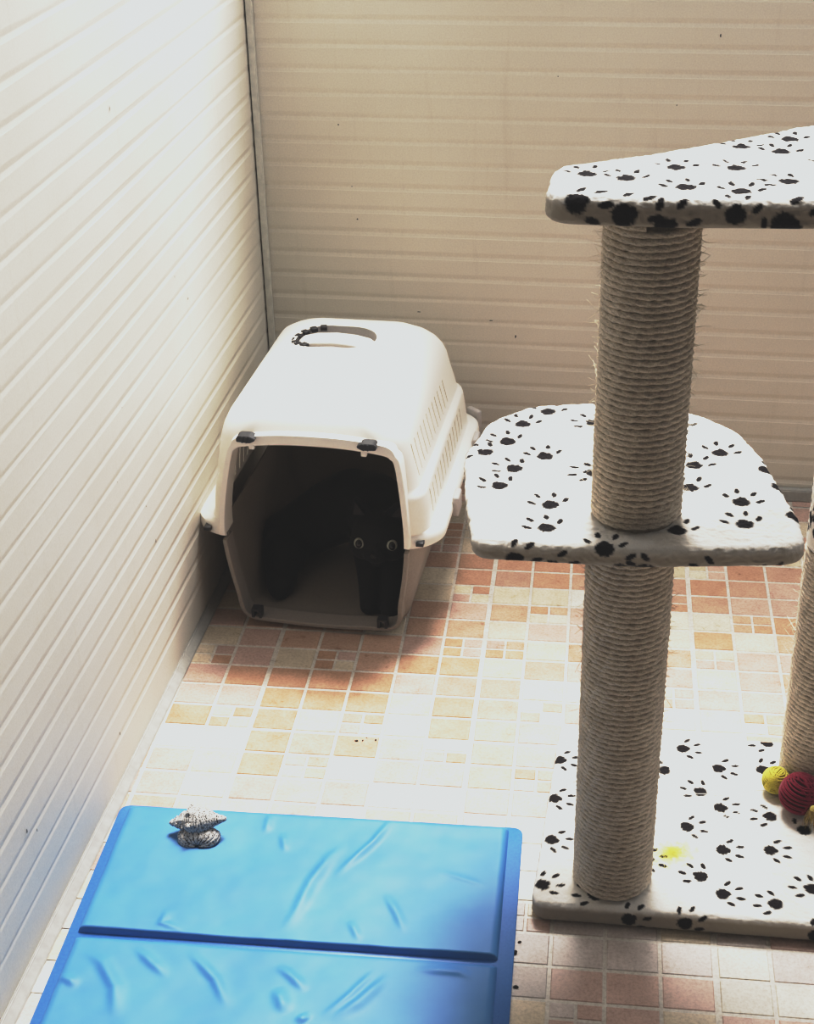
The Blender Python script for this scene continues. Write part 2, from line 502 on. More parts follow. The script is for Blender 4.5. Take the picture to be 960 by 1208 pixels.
def plush_slab(name, outline, z0, z1, paws, parent, mat, er=.010, stain=None, amp=.0009):
    """padded board: domed edges; print mapped in unfolded coordinates so it wraps over the edge"""
    n = len(outline)
    c = sum(outline, Vector((0, 0)))/n
    # outward normals
    nor = []
    for i in range(n):
        t = outline[(i+3) % n] - outline[i-3]
        v = Vector((t.y, -t.x)).normalized(); nor.append(v)
    V, U = [], []
    rings = 0
    h = z1-z0
    MR = 110
    ins = er
    for k in range(1, MR+1):                       # top, from the middle out
        f = k/MR
        for i in range(n):
            e = outline[i] - nor[i]*ins
            p = c.lerp(e, f**.75)
            V.append(Vector((p.x, p.y, z1))); U.append((p.x, p.y))
        rings += 1
    NQ = 12
    for k in range(1, NQ+1):                       # rounded upper edge
        a = k/NQ*math.pi/2
        for i in range(n):
            e = outline[i] - nor[i]*(ins - ins*math.sin(a))
            V.append(Vector((e.x, e.y, z1 - ins*(1-math.cos(a)))))
            u = outline[i] + nor[i]*(-ins + ins*a); U.append((u.x, u.y))
        rings += 1
    sh = h - ins - ins*.6
    NS = 8
    for k in range(1, NS+1):
        for i in range(n):
            V.append(Vector((outline[i].x, outline[i].y, z1-ins-sh*k/NS)))
            u = outline[i] + nor[i]*(-ins + ins*math.pi/2 + sh*k/NS); U.append((u.x, u.y))
        rings += 1
    for k in range(1, 6):
        a = k/5*math.pi/2; b = ins*.6
        for i in range(n):
            e = outline[i] - nor[i]*(b*(1-math.cos(a)))
            V.append(Vector((e.x, e.y, z0 + b*(1-math.sin(a)))))
            u = outline[i] + nor[i]*(ins*.57 + sh + b*a); U.append((u.x, u.y))
        rings += 1
    F = []
    for r in range(rings-1):
        for i in range(n):
            j = (i+1) % n
            F.append((r*n+i, (r+1)*n+i, (r+1)*n+j, r*n+j))
    F.append(tuple(range(n))[::1])
    F.append(tuple((rings-1)*n+i for i in range(n))[::-1])
    # fuzz
    for idx, v in enumerate(V):
        q = v*260
        d = amp*noise.noise(q) + amp*.9*noise.noise(v*70)
        if idx >= MR*n:
            w = nor[idx % n]; V[idx] = v + Vector((w.x, w.y, .3))*d*1.2
        else:
            V[idx] = v + Vector((0, 0, d))
        if V[idx].z < z0: V[idx].z = z0
    o = mesh(name, V, F, mat, parent)
    E = paw_ellipses(paws, 1.2 if name == 'base_board' else 1.27)
    cell = .02; grid = {}
    for e in E:
        gx, gy = int(math.floor(e[0]/cell)), int(math.floor(e[1]/cell))
        for a in (-1, 0, 1):
            for b in (-1, 0, 1): grid.setdefault((gx+a, gy+b), []).append(e)
    vals = [0.]*len(V)
    for i, (x, y) in enumerate(U):
        best = 9
        for (cx, cy, ca, sa, rx, ry) in grid.get((int(math.floor(x/cell)), int(math.floor(y/cell))), ()):
            dx, dy = x-cx, y-cy
            d = math.hypot((dx*ca+dy*sa)/rx, (-dx*sa+dy*ca)/ry)
            if d < best: best = d
        if best < 2:
            w = .22*noise.noise(Vector((x*420, y*420, 1)))
            vals[i] = 1 - sm(.88, 1.12, best + w)
    at = o.data.attributes.new('paw', 'FLOAT', 'POINT'); at.data.foreach_set('value', vals)
    shv = [0.]*len(V)
    for idx in range(MR*n, len(V)): shv[idx] = 1-sm(z1-1.25*ins, z1-.25*ins, V[idx].z)  # painted side shade, full below the rounded upper edge
    at = o.data.attributes.new('side_shade', 'FLOAT', 'POINT'); at.data.foreach_set('value', shv)
    sv = [0.]*len(V)
    if stain:
        sx, sy, srx, sry, sang = stain
        for i, (x, y) in enumerate(U):
            dx, dy = x-sx, y-sy
            a = (dx*math.cos(sang)+dy*math.sin(sang))/srx; b = (-dx*math.sin(sang)+dy*math.cos(sang))/sry
            d = math.hypot(a, b) + .5*noise.noise(Vector((x*150, y*150, 4)))
            sv[i] = .8*(1-sm(.35, 1.15, d))
    at = o.data.attributes.new('stain', 'FLOAT', 'POINT'); at.data.foreach_set('value', sv)
    return o

tree = empty('cat_tree', 'tall cat tree with paw-print plush platforms and sisal rope posts', 'cat tree', (.278, -.748, 0))
TO = Vector((.278, -.748, 0))
def loc2(p): return Vector((p[0]-TO.x, p[1]-TO.y))
def paws_local(L): return [(p[0]-TO.x, p[1]-TO.y, *p[2:]) for p in L]

base_paws = [(.202,-.542,0),(.202,-.618,0),(.204,-.694,-10),(.200,-.772,30),(.261,-.78,170),(.300,-.810,35),(.362,-.808,50),(.356,-.498,10),(.334,-.545,180),
             (.401,-.532,0),(.379,-.581,150),(.402,-.608,5),(.362,-.649,10),(.462,-.616,180),(.500,-.636,60),(.455,-.527,30),(.464,-.472,180),(.404,-.684,0),
             (.459,-.677,0),(.379,-.733,150),(.403,-.758,10),(.462,-.766,175),(.503,-.736,160),(.505,-.806,40),(.316,-.712,0),
             (.56,-.70,20),(.57,-.62,180),(.55,-.77,10),(.29,-.52,0),(.25,-.50,160),(.24,-.58,10),(.30,-.60,170),(.27,-.66,0),(.58,-.50,0)]
bo = round_poly([loc2(p) for p in [(.190,-.803),(.610,-.790),(.622,-.462),(.197,-.470)]], .018)
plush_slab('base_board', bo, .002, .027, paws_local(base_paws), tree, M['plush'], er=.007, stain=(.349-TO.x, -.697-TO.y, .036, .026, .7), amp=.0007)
mid_paws = [(.175,-.528,90),(.150,-.564,95),(.138,-.609,120),(.117,-.637,150),(.181,-.639,110),(.152,-.671,140),(.141,-.711,130),(.196,-.746,110),(.196,-.793,120),
            (.234,-.67,180),(.228,-.551,150),(.338,-.641,80),(.334,-.692,90),(.365,-.609,80),(.385,-.716,80),(.387,-.761,110),(.322,-.782,90),(.412,-.64,30),(.424,-.677,30),(.436,-.737,30),
            (.168,-.842,30),(.205,-.848,0),(.254,-.822,90),(.270,-.846,0),(.300,-.845,180),(.362,-.840,180),(.420,-.842,60),(.28,-.56,90),(.27,-.62,60),(.32,-.55,90)]
mo = round_poly([loc2(p) for p in [(.128,-.828),(.292,-.824),(.446,-.800),(.440,-.735),(.410,-.610),(.385,-.548),(.340,-.508),(.222,-.494),(.155,-.510),(.112,-.556),(.094,-.640),(.110,-.745)]],
                [.02,.2,.03,.05,.05,.05,.05,.08,.05,.05,.06,.06])
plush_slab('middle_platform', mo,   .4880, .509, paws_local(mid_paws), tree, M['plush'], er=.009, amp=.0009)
top_paws = [(.255,-.740,90),(.299,-.703,90),(.308,-.763,110),(.353,-.70,95),(.359,-.63,90),(.395,-.644,90),(.406,-.60,100),(.398,-.738,150),(.356,-.77,90),(.44,-.68,90),(.45,-.75,120),
            (.214,-.801,20,1.2),(.256,-.812,20,1.25),(.292,-.823,40,1.2),(.352,-.806,90),(.394,-.812,10,1.35),(.388,-.828,60),(.445,-.815,20),(.50,-.70,60),(.52,-.62,90),(.48,-.56,90),(.56,-.74,30),(.22,-.73,100)]
to = round_poly([loc2(p) for p in [(.186,-.800),(.300,-.801),(.440,-.790),(.640,-.780),(.640,-.400),(.520,-.470),(.348,-.604),(.269,-.660),(.188,-.706)]],
                [.03,.3,.3,.05,.05,.1,.2,.1,.025])
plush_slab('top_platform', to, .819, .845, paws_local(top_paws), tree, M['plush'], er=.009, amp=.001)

def rope_post(name, x, y, z0, z1, parent, rc=.0395, rr=.0035, pitch=.0064, seed=0):
    """cardboard core with a sisal rope wound round it"""
    V, F, T = [], [], []
    nc = 48
    for z in (z0, z1):
        for k in range(nc):
            a = 2*math.pi*k/nc; V.append(Vector((x+rc*math.cos(a), y+rc*math.sin(a), z))); T.append(0.)
    for k in range(nc): F.append((k, (k+1) % nc, nc+(k+1) % nc, nc+k))
    F.append(tuple(range(nc))[::-1]); F.append(tuple(range(nc, 2*nc)))
    turns = (z1-z0-2*rr)/pitch
    L = 2*math.pi*rc; ns = 150; total = int(turns*ns)
    NR = 10
    b0 = len(V)
    for i in range(total+1):
        a = 2*math.pi*i/ns
        w = noise.noise(Vector((math.cos(a)*1.6, math.sin(a)*1.6, i/ns*.35 + seed*7.1)))
        z = z0 + rr + pitch*i/ns + .0011*w
        rad = rc + rr*.55 + .0007*noise.noise(Vector((a*.9, seed, 3.)))
        er = Vector((math.cos(a), math.sin(a), 0))
        c = Vector((x, y, z)) + er*rad
        sl = i/ns*L
        for k in range(NR):
            th = 2*math.pi*k/NR
            st = math.cos(3*th + sl/.0125*2*math.pi)
            tw = .5+.5*st
            r = rr*(1 + .15*(st-.4) + .20*noise.noise(Vector((sl*160, th*1.3, seed))) + .16*noise.noise(Vector((sl*420, th*3., seed+9.))))
            V.append(c + (er*math.cos(th) + Vector((0, 0, 1))*math.sin(th))*r); T.append(tw)
    for i in range(total):
        for k in range(NR):
            F.append((b0+i*NR+k, b0+i*NR+(k+1) % NR, b0+(i+1)*NR+(k+1) % NR, b0+(i+1)*NR+k))
    o = mesh(name, V, F, M['sisal'], parent)
    at = o.data.attributes.new('twist', 'FLOAT', 'POINT'); at.data.foreach_set('value', T)
    return o

def fibres(x, y, z0, z1, n, parent, seed):
    rnd = random.Random(seed); V, F = [], []
    for _ in range(n):
        a = rnd.choice((rnd.gauss(math.pi, .5), rnd.gauss(0, .5), rnd.uniform(0, 6.28)))
        z = rnd.uniform(z0, z1)
        d = Vector((math.cos(a), math.sin(a), 0)); tg = Vector((-math.sin(a), math.cos(a), 0))
        p = Vector((x, y, z)) + d*.0425
        l = rnd.uniform(.004, .011); up = rnd.uniform(-.7, .9); sd = rnd.gauss(0, 1.6)
        pts = [p + d*l*t + Vector((0, 0, up*l*t*t)) + tg*sd*l*t for t in (0, .33, .66, 1)]
        tube_data(pts, [.00034, .00032, .00028, .00014], 4, V, F)
    o = mesh('loose_fibres', V, F, M['fibre'], parent)
    o['kind'] = 'stuff'
    return o

lower = rope_post('sisal_post', 0, 0, .026, .4890, tree, seed=1)
upper = rope_post('sisal_post', .003, -.004, .508, .8205, tree, seed=2)
fibres(.003, -.004,   .52, .81, 420, upper, 3)
fibres(0, 0, .04, .47, 260, lower, 4)
RX, RY = .519-TO.x, -.530-TO.y
right = rope_post('sisal_post', RX, RY, .026, .36, tree, seed=5)
right['label'] = 'pale sisal post behind the yarn ball'
fibres(RX, RY, .05, .35, 200, right, 6)
# plush sleeve covering the upper stretch of the far post, up to the top platform
n = 220
circ = [Vector((RX+.0445*math.cos(2*math.pi*k/n), RY+.0445*math.sin(2*math.pi*k/n))) for k in range(n)]
V, F, PV = [], [], []
zs = [.357 + .0018*i for i in range(258)]
slpaws = []
rr_ = random.Random(4)
for zz in [.385+.045*i for i in range(10)]:
    for kk in range(5):
        slpaws.append((kk*.056+rr_.uniform(0, .03)-.01, zz+rr_.uniform(-.01, .01), rr_.uniform(0, 360)))
slpaws.append((.0445*R(189), .398, 90))
E_ = paw_ellipses(slpaws)
for zi in zs:
    for k in range(n):
        a = 2*math.pi*k/n
        r = .0445 + .0008*noise.noise(Vector((math.cos(a)*9, math.sin(a)*9, zi*200))) - .004*(1-sm(0, .006, zi-.357))
        V.append((RX+r*math.cos(a), RY+r*math.sin(a), zi))
        u, w = .0445*a, zi
        best = min(math.hypot(((u-e[0])*e[2]+(w-e[1])*e[3])/e[4], (-(u-e[0])*e[3]+(w-e[1])*e[2])/e[5]) for e in E_ if abs(e[1]-w) < .012 and abs(e[0]-u) < .012) if any(abs(e[1]-w) < .012 and abs(e[0]-u) < .012 for e in E_) else 9
        PV.append(1-sm(.88, 1.12, best))
for i in range(len(zs)-1):
    for k in range(n): F.append((i*n+k, i*n+(k+1) % n, (i+1)*n+(k+1) % n, (i+1)*n+k))
F.append(tuple(range(n))[::-1]); F.append(tuple((len(zs)-1)*n+k for k in range(n)))
sl = mesh('plush_sleeve', V, F, M['plush'], tree)
at = sl.data.attributes.new('paw', 'FLOAT', 'POINT'); at.data.foreach_set('value', PV)
sl.data.attributes.new('stain', 'FLOAT', 'POINT')

# ------------------------------------------------------------------ pet carrier
car = empty('pet_carrier', 'white and taupe plastic pet carrier with open doorway in the wall corner', 'pet carrier', (-.166, -.030, 0), R(-1.2))

def rring(w, f, b, r, z, cx0=0, n=24):
    """rounded rectangle ring, half width w, front y f, back y b, corner radius r"""
    pts = []
    for (cx, cy, a0) in ((w-r, b-r, 0), (-w+r, b-r, 90), (-w+r, f+r, 180), (w-r, f+r, 270)):
        for k in range(n):
            a = R(a0 + 90*k/(n-1)); pts.append(Vector((cx0+cx+r*math.cos(a), cy+r*math.sin(a), z)))
    # extra points along the straights come from the loft being smooth-shaded
    return pts
def loft(rings, cap0=False, cap1=False):
    V, F = [], []
    m = len(rings[0])
    for r in rings: V += r
    for i in range(len(rings)-1):
        for k in range(m):
            F.append((i*m+k, i*m+(k+1) % m, (i+1)*m+(k+1) % m, (i+1)*m+k))
    if cap0: F.append(tuple(range(m))[::-1])
    if cap1: F.append(tuple((len(rings)-1)*m+k for k in range(m)))
    return V, F

FY = -.221
up = [(.1805,FY+.006,.214,.055,.147,-.007),(.184,FY+.003,.217,.058,.149,-.007),(.185,FY+.003,.218,.058,.156,-.007),(.1835,FY+.004,.217,.057,.164,-.007),(.178,FY+.006,.212,.054,.168,-.006),
      (.164,FY+.002,.205,.046,.1705,-.003),(.1605,FY,.202,.044,.174,-.002),(.158,FY,.201,.044,.20,-.002),(.155,FY,.199,.044,.222,-.002),(.153,FY,.197,.043,.229,-.002),(.1485,FY+.001,.193,.042,.233,-.003),(.1465,FY+.001,.191,.042,.238,-.003),
      (.1435,FY+.001,.188,.042,.255,-.0035),(.139,FY+.002,.182,.043,.278,-.004),(.1345,FY+.003,.176,.044,.298,-.004),(.1305,FY+.006,.170,.046,.309,-.004),(.124,FY+.012,.161,.048,.320,-.004),(.115,FY+.022,.148,.050,.330,-.004),(.102,FY+.038,.131,.050,.339,-.004),(.083,FY+.064,.104,.045,.3465,-.004),(.055,FY+.10,.066,.035,.352,-.004),(.022,FY+.15,.018,.018,.3545,-.004)]
up = [(w_+(.002 if z_ > .25 else 0), f_, b_, r_, z_ if z_ < .278 else .278+(z_-.278)*1.22, c_-(.002 if z_ > .25 else 0)) for w_, f_, b_, r_, z_, c_ in up]
V, F = loft([rring(*a) for a in up], cap1=True)
ush = mesh('upper_shell', V, F, M['white_plastic'], car)
md = ush.modifiers.new('s', 'SOLIDIFY'); md.thickness = .0035; md.offset = -1
baked(ush)
lo = [(.106,FY+.050,.160,.034,.0015),(.112,FY+.040,.168,.038,.003),(.118,FY+.022,.176,.044,.008),(.122,FY+.008,.180,.046,.015),(.127,FY+.002,.183,.046,.03),(.136,FY,.190,.046,.07),(.145,FY,.195,.046,.11),(.152,FY,.199,.046,.146),(.154,FY,.200,.046,.1495)]
V, F = loft([rring(*a) for a in lo], cap0=True)
lsh = mesh('lower_shell', V, F, M['grey_plastic'], car)
md = lsh.modifiers.new('s', 'SOLIDIFY'); md.thickness = .0035; md.offset = -1
baked(lsh)
for o in (ush, lsh):
    bm = bmesh.new(); bm.from_mesh(o.data); bmesh.ops.recalc_face_normals(bm, faces=bm.faces[:]); bm.to_mesh(o.data); bm.free()

# doorway outline (x, z), counter-clockwise seen from the front
key = [(-.112,.020),(-.06,.013),(0,.011),(.06,.013),(.110,.020),(.118,.06),(.126,.115),(.129,.165),(.126,.22),(.119,.283),(.112,.297),(.098,.303),(.05,.3085),(0,.310),(-.05,.3085),(-.098,.303),(-.112,.297),(-.119,.283),(-.132,.22),(-.138,.165),(-.134,.115),(-.124,.06)]
def spline(keys, sub=5):
    out = []; n = len(keys)
    for i in range(n):
        p0, p1, p2, p3 = (Vector(keys[(i+j-1) % n]) for j in range(4))
        for k in range(sub):
            t = k/sub
            out.append(.5*((2*p1)+(-p0+p2)*t+(2*p0-5*p1+4*p2-p3)*t*t+(-p0+3*p1-3*p2+p3)*t**3))
    return out
door = spline(key)
def prism(name, poly, y0, y1):
    m = len(poly)
    V = [(p[0], y0, p[1]) for p in poly] + [(p[0], y1, p[1]) for p in poly]
    F = [(k, (k+1) % m, m+(k+1) % m, m+k) for k in range(m)] + [tuple(range(m))[::-1], tuple(range(m, 2*m))]
    o = mesh(name, V, F, None, smooth=False)
    bm = bmesh.new(); bm.from_mesh(o.data); bmesh.ops.recalc_face_normals(bm, faces=bm.faces[:]); bm.to_mesh(o.data); bm.free()
    o.parent = car
    return o
cut(ush, prism('cutter', door, -.30, -.175))
cut(lsh, prism('cutter', door, -.30, -.175))
# ventilation slots along both sides and the back of the upper shell
bm = bmesh.new()
def slot(bm, p0, p1, w, nx, depth=.022):
    """thin slot from p0 to p1 on a face whose outward direction is nx"""
    p0, p1, nx = Vector(p0), Vector(p1), Vector(nx).normalized()
    t = (p1-p0).normalized(); s_ = t.cross(nx).normalized()
    vs = []
    for e in (-depth, depth):
        for k in range(12):
            a = 2*math.pi*k/12
            q = (p1 if math.sin(a) > 0 else p0) + t*math.sin(a)*w + s_*math.cos(a)*w
            vs.append(bm.verts.new(q + nx*e))
    bm.faces.new(vs[:12][::-1]); bm.faces.new(vs[12:])
    for k in range(12): bm.faces.new((vs[k], vs[(k+1) % 12], vs[12+(k+1) % 12], vs[12+k]))
for sx in (-1, 1):
    for i in range(12):
        y = -.178 + i*.0225
        top = .296 - .0012*i
        slot(bm, (sx*.1440, y+.004, .248), (sx*.1345, y, top), .0021, (sx, 0, .18))
    for i in range(13):
        y = -.160 + i*.0225
        slot(bm, (sx*.1595, y+.003, .182), (sx*.1560, y, .217), .0021, (sx, 0, .08))
for i in range(9):
    x = -.08 + i*.02
    slot(bm, (x, .190, .248), (x, .179, .29), .0018, (0, 1, .2))
bmesh.ops.recalc_face_normals(bm, faces=bm.faces[:])
ct = from_bm('cutter', bm); ct.parent = car
cut(ush, ct)
# handle recess in the roof
def stadium(cx, cy, hw, hh, n=14):
    out = []
    for (sx, a0) in ((1, -90), (-1, 90)):
        for k in range(n):
            a = R(a0 + 180*k/(n-1)); out.append((cx+sx*(hw-hh)+hh*math.cos(a), cy+hh*math.sin(a)))
    return out
HX, HY = -.018, .018
def vprism(name, poly, z0, z1, mat=None, parent=None):
    m = len(poly)
    V = [(p[0], p[1], z0) for p in poly] + [(p[0], p[1], z1) for p in poly]
    F = [(k, (k+1) % m, m+(k+1) % m, m+k) for k in range(m)] + [tuple(range(m))[::-1], tuple(range(m, 2*m))]
    return mesh(name, V, F, mat, parent, smooth=False)
st = stadium(HX, HY, .062, .046)
cut(ush, vprism('cutter', st, .335, .42, parent=car))
smooth_angle(ush, 40); smooth_angle(lsh, 40)
# recess cup, its rim following the domed roof
dg_ = bpy.context.evaluated_depsgraph_get()
from mathutils.bvhtree import BVHTree
bv_ = BVHTree.FromObject(ush, dg_)
def rz_(p):
    q = Vector((HX+(p[0]-HX)*1.06, HY+(p[1]-HY)*1.06, .5))
    h = bv_.ray_cast(q, Vector((0, 0, -1)))
    return h[0].z - .0004 if h[0] else .345
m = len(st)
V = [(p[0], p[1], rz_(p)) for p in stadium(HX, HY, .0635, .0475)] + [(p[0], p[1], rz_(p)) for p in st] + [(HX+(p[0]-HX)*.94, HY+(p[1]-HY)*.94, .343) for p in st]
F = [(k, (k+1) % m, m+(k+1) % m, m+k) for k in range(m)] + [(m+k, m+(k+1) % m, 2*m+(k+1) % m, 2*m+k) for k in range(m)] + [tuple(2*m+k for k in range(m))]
rc = mesh('handle_recess', V, F, M['latch_grey'], ush, smooth=False); smooth_angle(rc, 30)  # cup coloured grey for the shade on the recess walls
# carrying handle lying across the recess, with finger ribs
hv, hf = [], []
path = [(HX-.060, HY-.004, .353), (HX-.050, HY-.006, .361), (HX-.03, HY-.008, .3665), (HX, HY-.008, .3685), (HX+.03, HY-.008, .3665), (HX+.050, HY-.006, .361), (HX+.060, HY-.004, .353)]
sec = []
for i, p in enumerate(path):
    ring = []
    for k in range(16):
        a = 2*math.pi*k/16; ring.append(Vector((p[0], p[1]+.020*math.copysign(abs(math.cos(a))**.6, math.cos(a)), p[2]+.0055*math.copysign(abs(math.sin(a))**.7, math.sin(a)))))
    sec.append(ring)
V, F = loft(sec, True, True)
hd = mesh('handle', V, F, M['white_plastic'], car)
for k in range(8):                                  # dark ribs at the handle's left end
    a = R(105 + k*19)
    px_, py_ = HX-.016+.047*math.cos(a), HY+.040*math.sin(a)
    T = Matrix.Translation((px_, py_, .5-bv_.ray_cast(Vector((px_-.012*abs(math.cos(a)), py_+.012*math.sin(a), .5)), Vector((0, 0, -1)))[3]+.0005)) @ Matrix.Rotation(a, 4, 'Z')
    bevel_box('rib', -.0055, .0055, -.0050, .0050, -.004, .0025, .001, M['dark_plastic'], hd, T)
# door frame: flat raised band round the upper doorway; thin lip round the lower one
def band(name, pts, w_out, w_in, y0, y1, mat, parent):
    m = len(pts); V, F = [], []
    for i, p in enumerate(pts):
        t = (pts[min(i+1, m-1)] - pts[max(i-1, 0)]).normalized(); nn = Vector((t.y, -t.x))
        wo = w_out(i/(m-1)) if callable(w_out) else w_out
        a, b = p+nn*wo, p-nn*w_in
        V += [(a.x, y1, a.y), (a.x, y0+.001, a.y), ((a.x*.85+b.x*.15), y0, a.y*.85+b.y*.15), ((a.x*.15+b.x*.85), y0, a.y*.15+b.y*.85), (b.x, y0+.001, b.y), (b.x, y1, b.y)]
    for i in range(m-1):
        for k in range(6): F.append((i*6+k, i*6+(k+1) % 6, (i+1)*6+(k+1) % 6, (i+1)*6+k))
    F.append(tuple(range(6))); F.append(tuple((m-1)*6+k for k in range(6))[::-1])
    o = mesh(name, V, F, mat, parent, smooth=False)
    bm = bmesh.new(); bm.from_mesh(o.data); bmesh.ops.recalc_face_normals(bm, faces=bm.faces[:]); bm.to_mesh(o.data); bm.free()
    smooth_angle(o, 30)
    return o
upts = [p for p in door if p.y > .150]; i0 = next(i for i, p in enumerate(door) if p.y > .150 and p.x > 0)
seq = [door[(i0+k) % len(door)] for k in range(len(door))]
upts = [p for p in seq if p.y > .150]; lpts = [p for p in seq if p.y <= .152]
band('door_frame', upts, lambda t: .0065+.0065*sm(.22, .34, t)*sm(.22, .34, 1-t), .002, FY-.006, FY+.034, M['white_plastic'], ush)
band('door_rim', lpts, .0042, .0022, FY-.0035, FY+.026, M['grey_plastic'], lsh)
# door hinge clips (dark) above the opening, sockets at its foot, latch slots on the flange
for (x, wd) in ((-.092, 1), (.080, -1)):
    bm = bmesh.new()
    prof = [(-.013, -.0035), (.006, -.0048), (.0135, -.001), (.0135, .002), (.006, .0055), (-.009, .0055), (-.013, .003)]
    vs = [bm.verts.new((x+wd*a, FY-.014, .3155+b)) for a, b in prof] + [bm.verts.new((x+wd*a, FY+.004, .3155+b)) for a, b in prof]
    q = len(prof)
    bm.faces.new(vs[:q]); bm.faces.new(vs[q:][::-1])
    for k in range(q): bm.faces.new((vs[k], vs[q+k], vs[q+(k+1) % q], vs[(k+1) % q]))
    bmesh.ops.recalc_face_normals(bm, faces=bm.faces[:])
    bmesh.ops.bevel(bm, geom=bm.edges[:], offset=.0008, segments=2, affect='EDGES')
    for a in (-.004, .002):
        box_bm(bm, x+a-.001, x+a+.001, FY-.0152, FY-.013, .3115, .3205)
    from_bm('hinge_clip', bm, M['dark_plastic'], car)
    bevel_box('hinge_tab', x-.004+.006*wd, x+.004+.006*wd, FY-.006, FY+.002, .2975, .306, .001, M['white_plastic'], car)
for x in (-.098, .092):
    bm = bmesh.new()
    box_bm(bm, x-.0075, x-.0035, FY-.008, FY+.006, .018, .030); box_bm(bm, x+.0035, x+.0075, FY-.008, FY+.006, .018, .030)
    box_bm(bm, x-.0075, x+.0075, FY-.008, FY+.006, .029, .0325)
    so = from_bm('hinge_socket', bm, M['dark_plastic'], car)
for x in (-.166, .148):
    bevel_box('latch_slot', x-.0055, x+.0055, FY-.001+.004, FY+.02, .1545, .1605, .001, M['dark_plastic'], car)
# side latches joining the shells
def latch(x, y, w, ang):
    T = Matrix.Translation((x, y, .158)) @ Matrix.Rotation(ang, 4, 'Z')
    return bevel_box('side_latch', -.004, .006, -w, w, -.016, .016, .003, M['latch_grey'], car, T)
latch(.180, -.085, .017, 0); latch(.180, .110, .017, 0); latch(-.190, .110, .017, math.pi)
latch(.185-.022, .206, .014, R(50)); latch(-.185+.022, .206, .014, R(130))

# ------------------------------------------------------------------ black cat inside the carrier
cat = empty('cat', 'black cat with round pale eyes crouching inside the pet carrier', 'cat', (-.17, -.10, .006))
CO = Vector((-.17, -.10, .006))
bm = bmesh.new()
def ball(c, r, sc=(1, 1, 1), rot=None):
    c = Vector(c) - CO
    T = Matrix.Translation(c) @ (rot.to_4x4() if rot else Matrix.Identity(4)) @ Matrix.Diagonal((r*sc[0], r*sc[1], r*sc[2], 1))
    bmesh.ops.create_uvsphere(bm, u_segments=20, v_segments=14, radius=1, matrix=T)
def limb(pts):
    """tapered limb through (x, y, z, r)"""
    for i in range(len(pts)-1):
        a, b = pts[i], pts[i+1]
        pa, pb = Vector(a[:3]), Vector(b[:3]); n = max(2, int((pb-pa).length/.004))
        for k in range(n+1):
            t = k/n; ball(pa.lerp(pb, t), a[3]*(1-t)+b[3]*t)
# trunk: rump low at the left, shoulders high at the right
limb([(-.262,-.075,.056,.040),(-.236,-.052,.060,.047),(-.200,-.045,.082,.052),(-.160,-.055,.109,.055),(-.120,-.080,.120,.052),(-.104,-.120,.122,.042)])
ball((-.258,-.105,.046), .038, (.95, 1.1, 1.05))                     # thigh
limb([(-.262,-.118,.044,.030),(-.258,-.135,.034,.026),(-.255,-.152,.026,.0235),(-.254,-.168,.0225,.0215),(-.253,-.180,.019,.0150)])   # near hind foot
limb([(-.276,-.060,.050,.032),(-.280,-.085,.028,.020),(-.282,-.110,.022,.016)])
limb([(-.080,-.098,.112,.038),(-.074,-.118,.084,.030),(-.074,-.150,.058,.024),(-.075,-.178,.036,.0195),(-.076,-.200,.0225,.0165),(-.076,-.213,.019,.0145)])   # front leg
limb([(-.126,-.090,.104,.038),(-.124,-.110,.078,.030),(-.116,-.142,.052,.024),(-.112,-.168,.034,.0195),(-.110,-.190,.022,.0165),(-.109,-.203,.019,.0145)])
ball((-.100,-.108,.092), .044, (1.05, .9, 1.15))                     # chest
# tail curling along the floor behind the rump
limb([(-.274,-.045,.060,.016),(-.282,-.005,.036,.013),(-.262,.05,.022,.012),(-.21,.085,.019,.011),(-.15,.09,.018,.010),(-.10,.07,.018,.008)])
HC = Vector((-.0985,-.158,.1155))                                    # head
ball(HC, .043, (1.0, .92, .90))
ball(HC+Vector((-.021,-.012,-.010)), .023); ball(HC+Vector((.021,-.012,-.010)), .023)     # cheeks
ball(HC+Vector((0,-.034,-.013)), .0155, (1.25, 1, .85))              # muzzle
ball(HC+Vector((0,-.030,.000)), .012, (.9, 1.3, .8))                 # bridge of the nose
ball(HC+Vector((0,-.026,-.026)), .012)                               # chin
for sx in (-1, 1):                                                    # ears
    b0 = HC+Vector((sx*.026, .004, .030)); tip = HC+Vector((sx*.036, .006, .062))
    for k in range(9):
        t = k/8; ball(b0.lerp(tip, t), .0165*(1-t)+.0025, (1, .45, 1))
catb = from_bm('body', bm, M['fur'], cat, smooth=True)
md = catb.modifiers.new('r', 'REMESH'); md.mode = 'VOXEL'; md.voxel_size = .0026; md.use_smooth_shade = True
md = catb.modifiers.new('s', 'SMOOTH'); md.iterations = 6; md.factor = .5
baked(catb)
catb.data.polygons.foreach_set('use_smooth', [True]*len(catb.data.polygons))
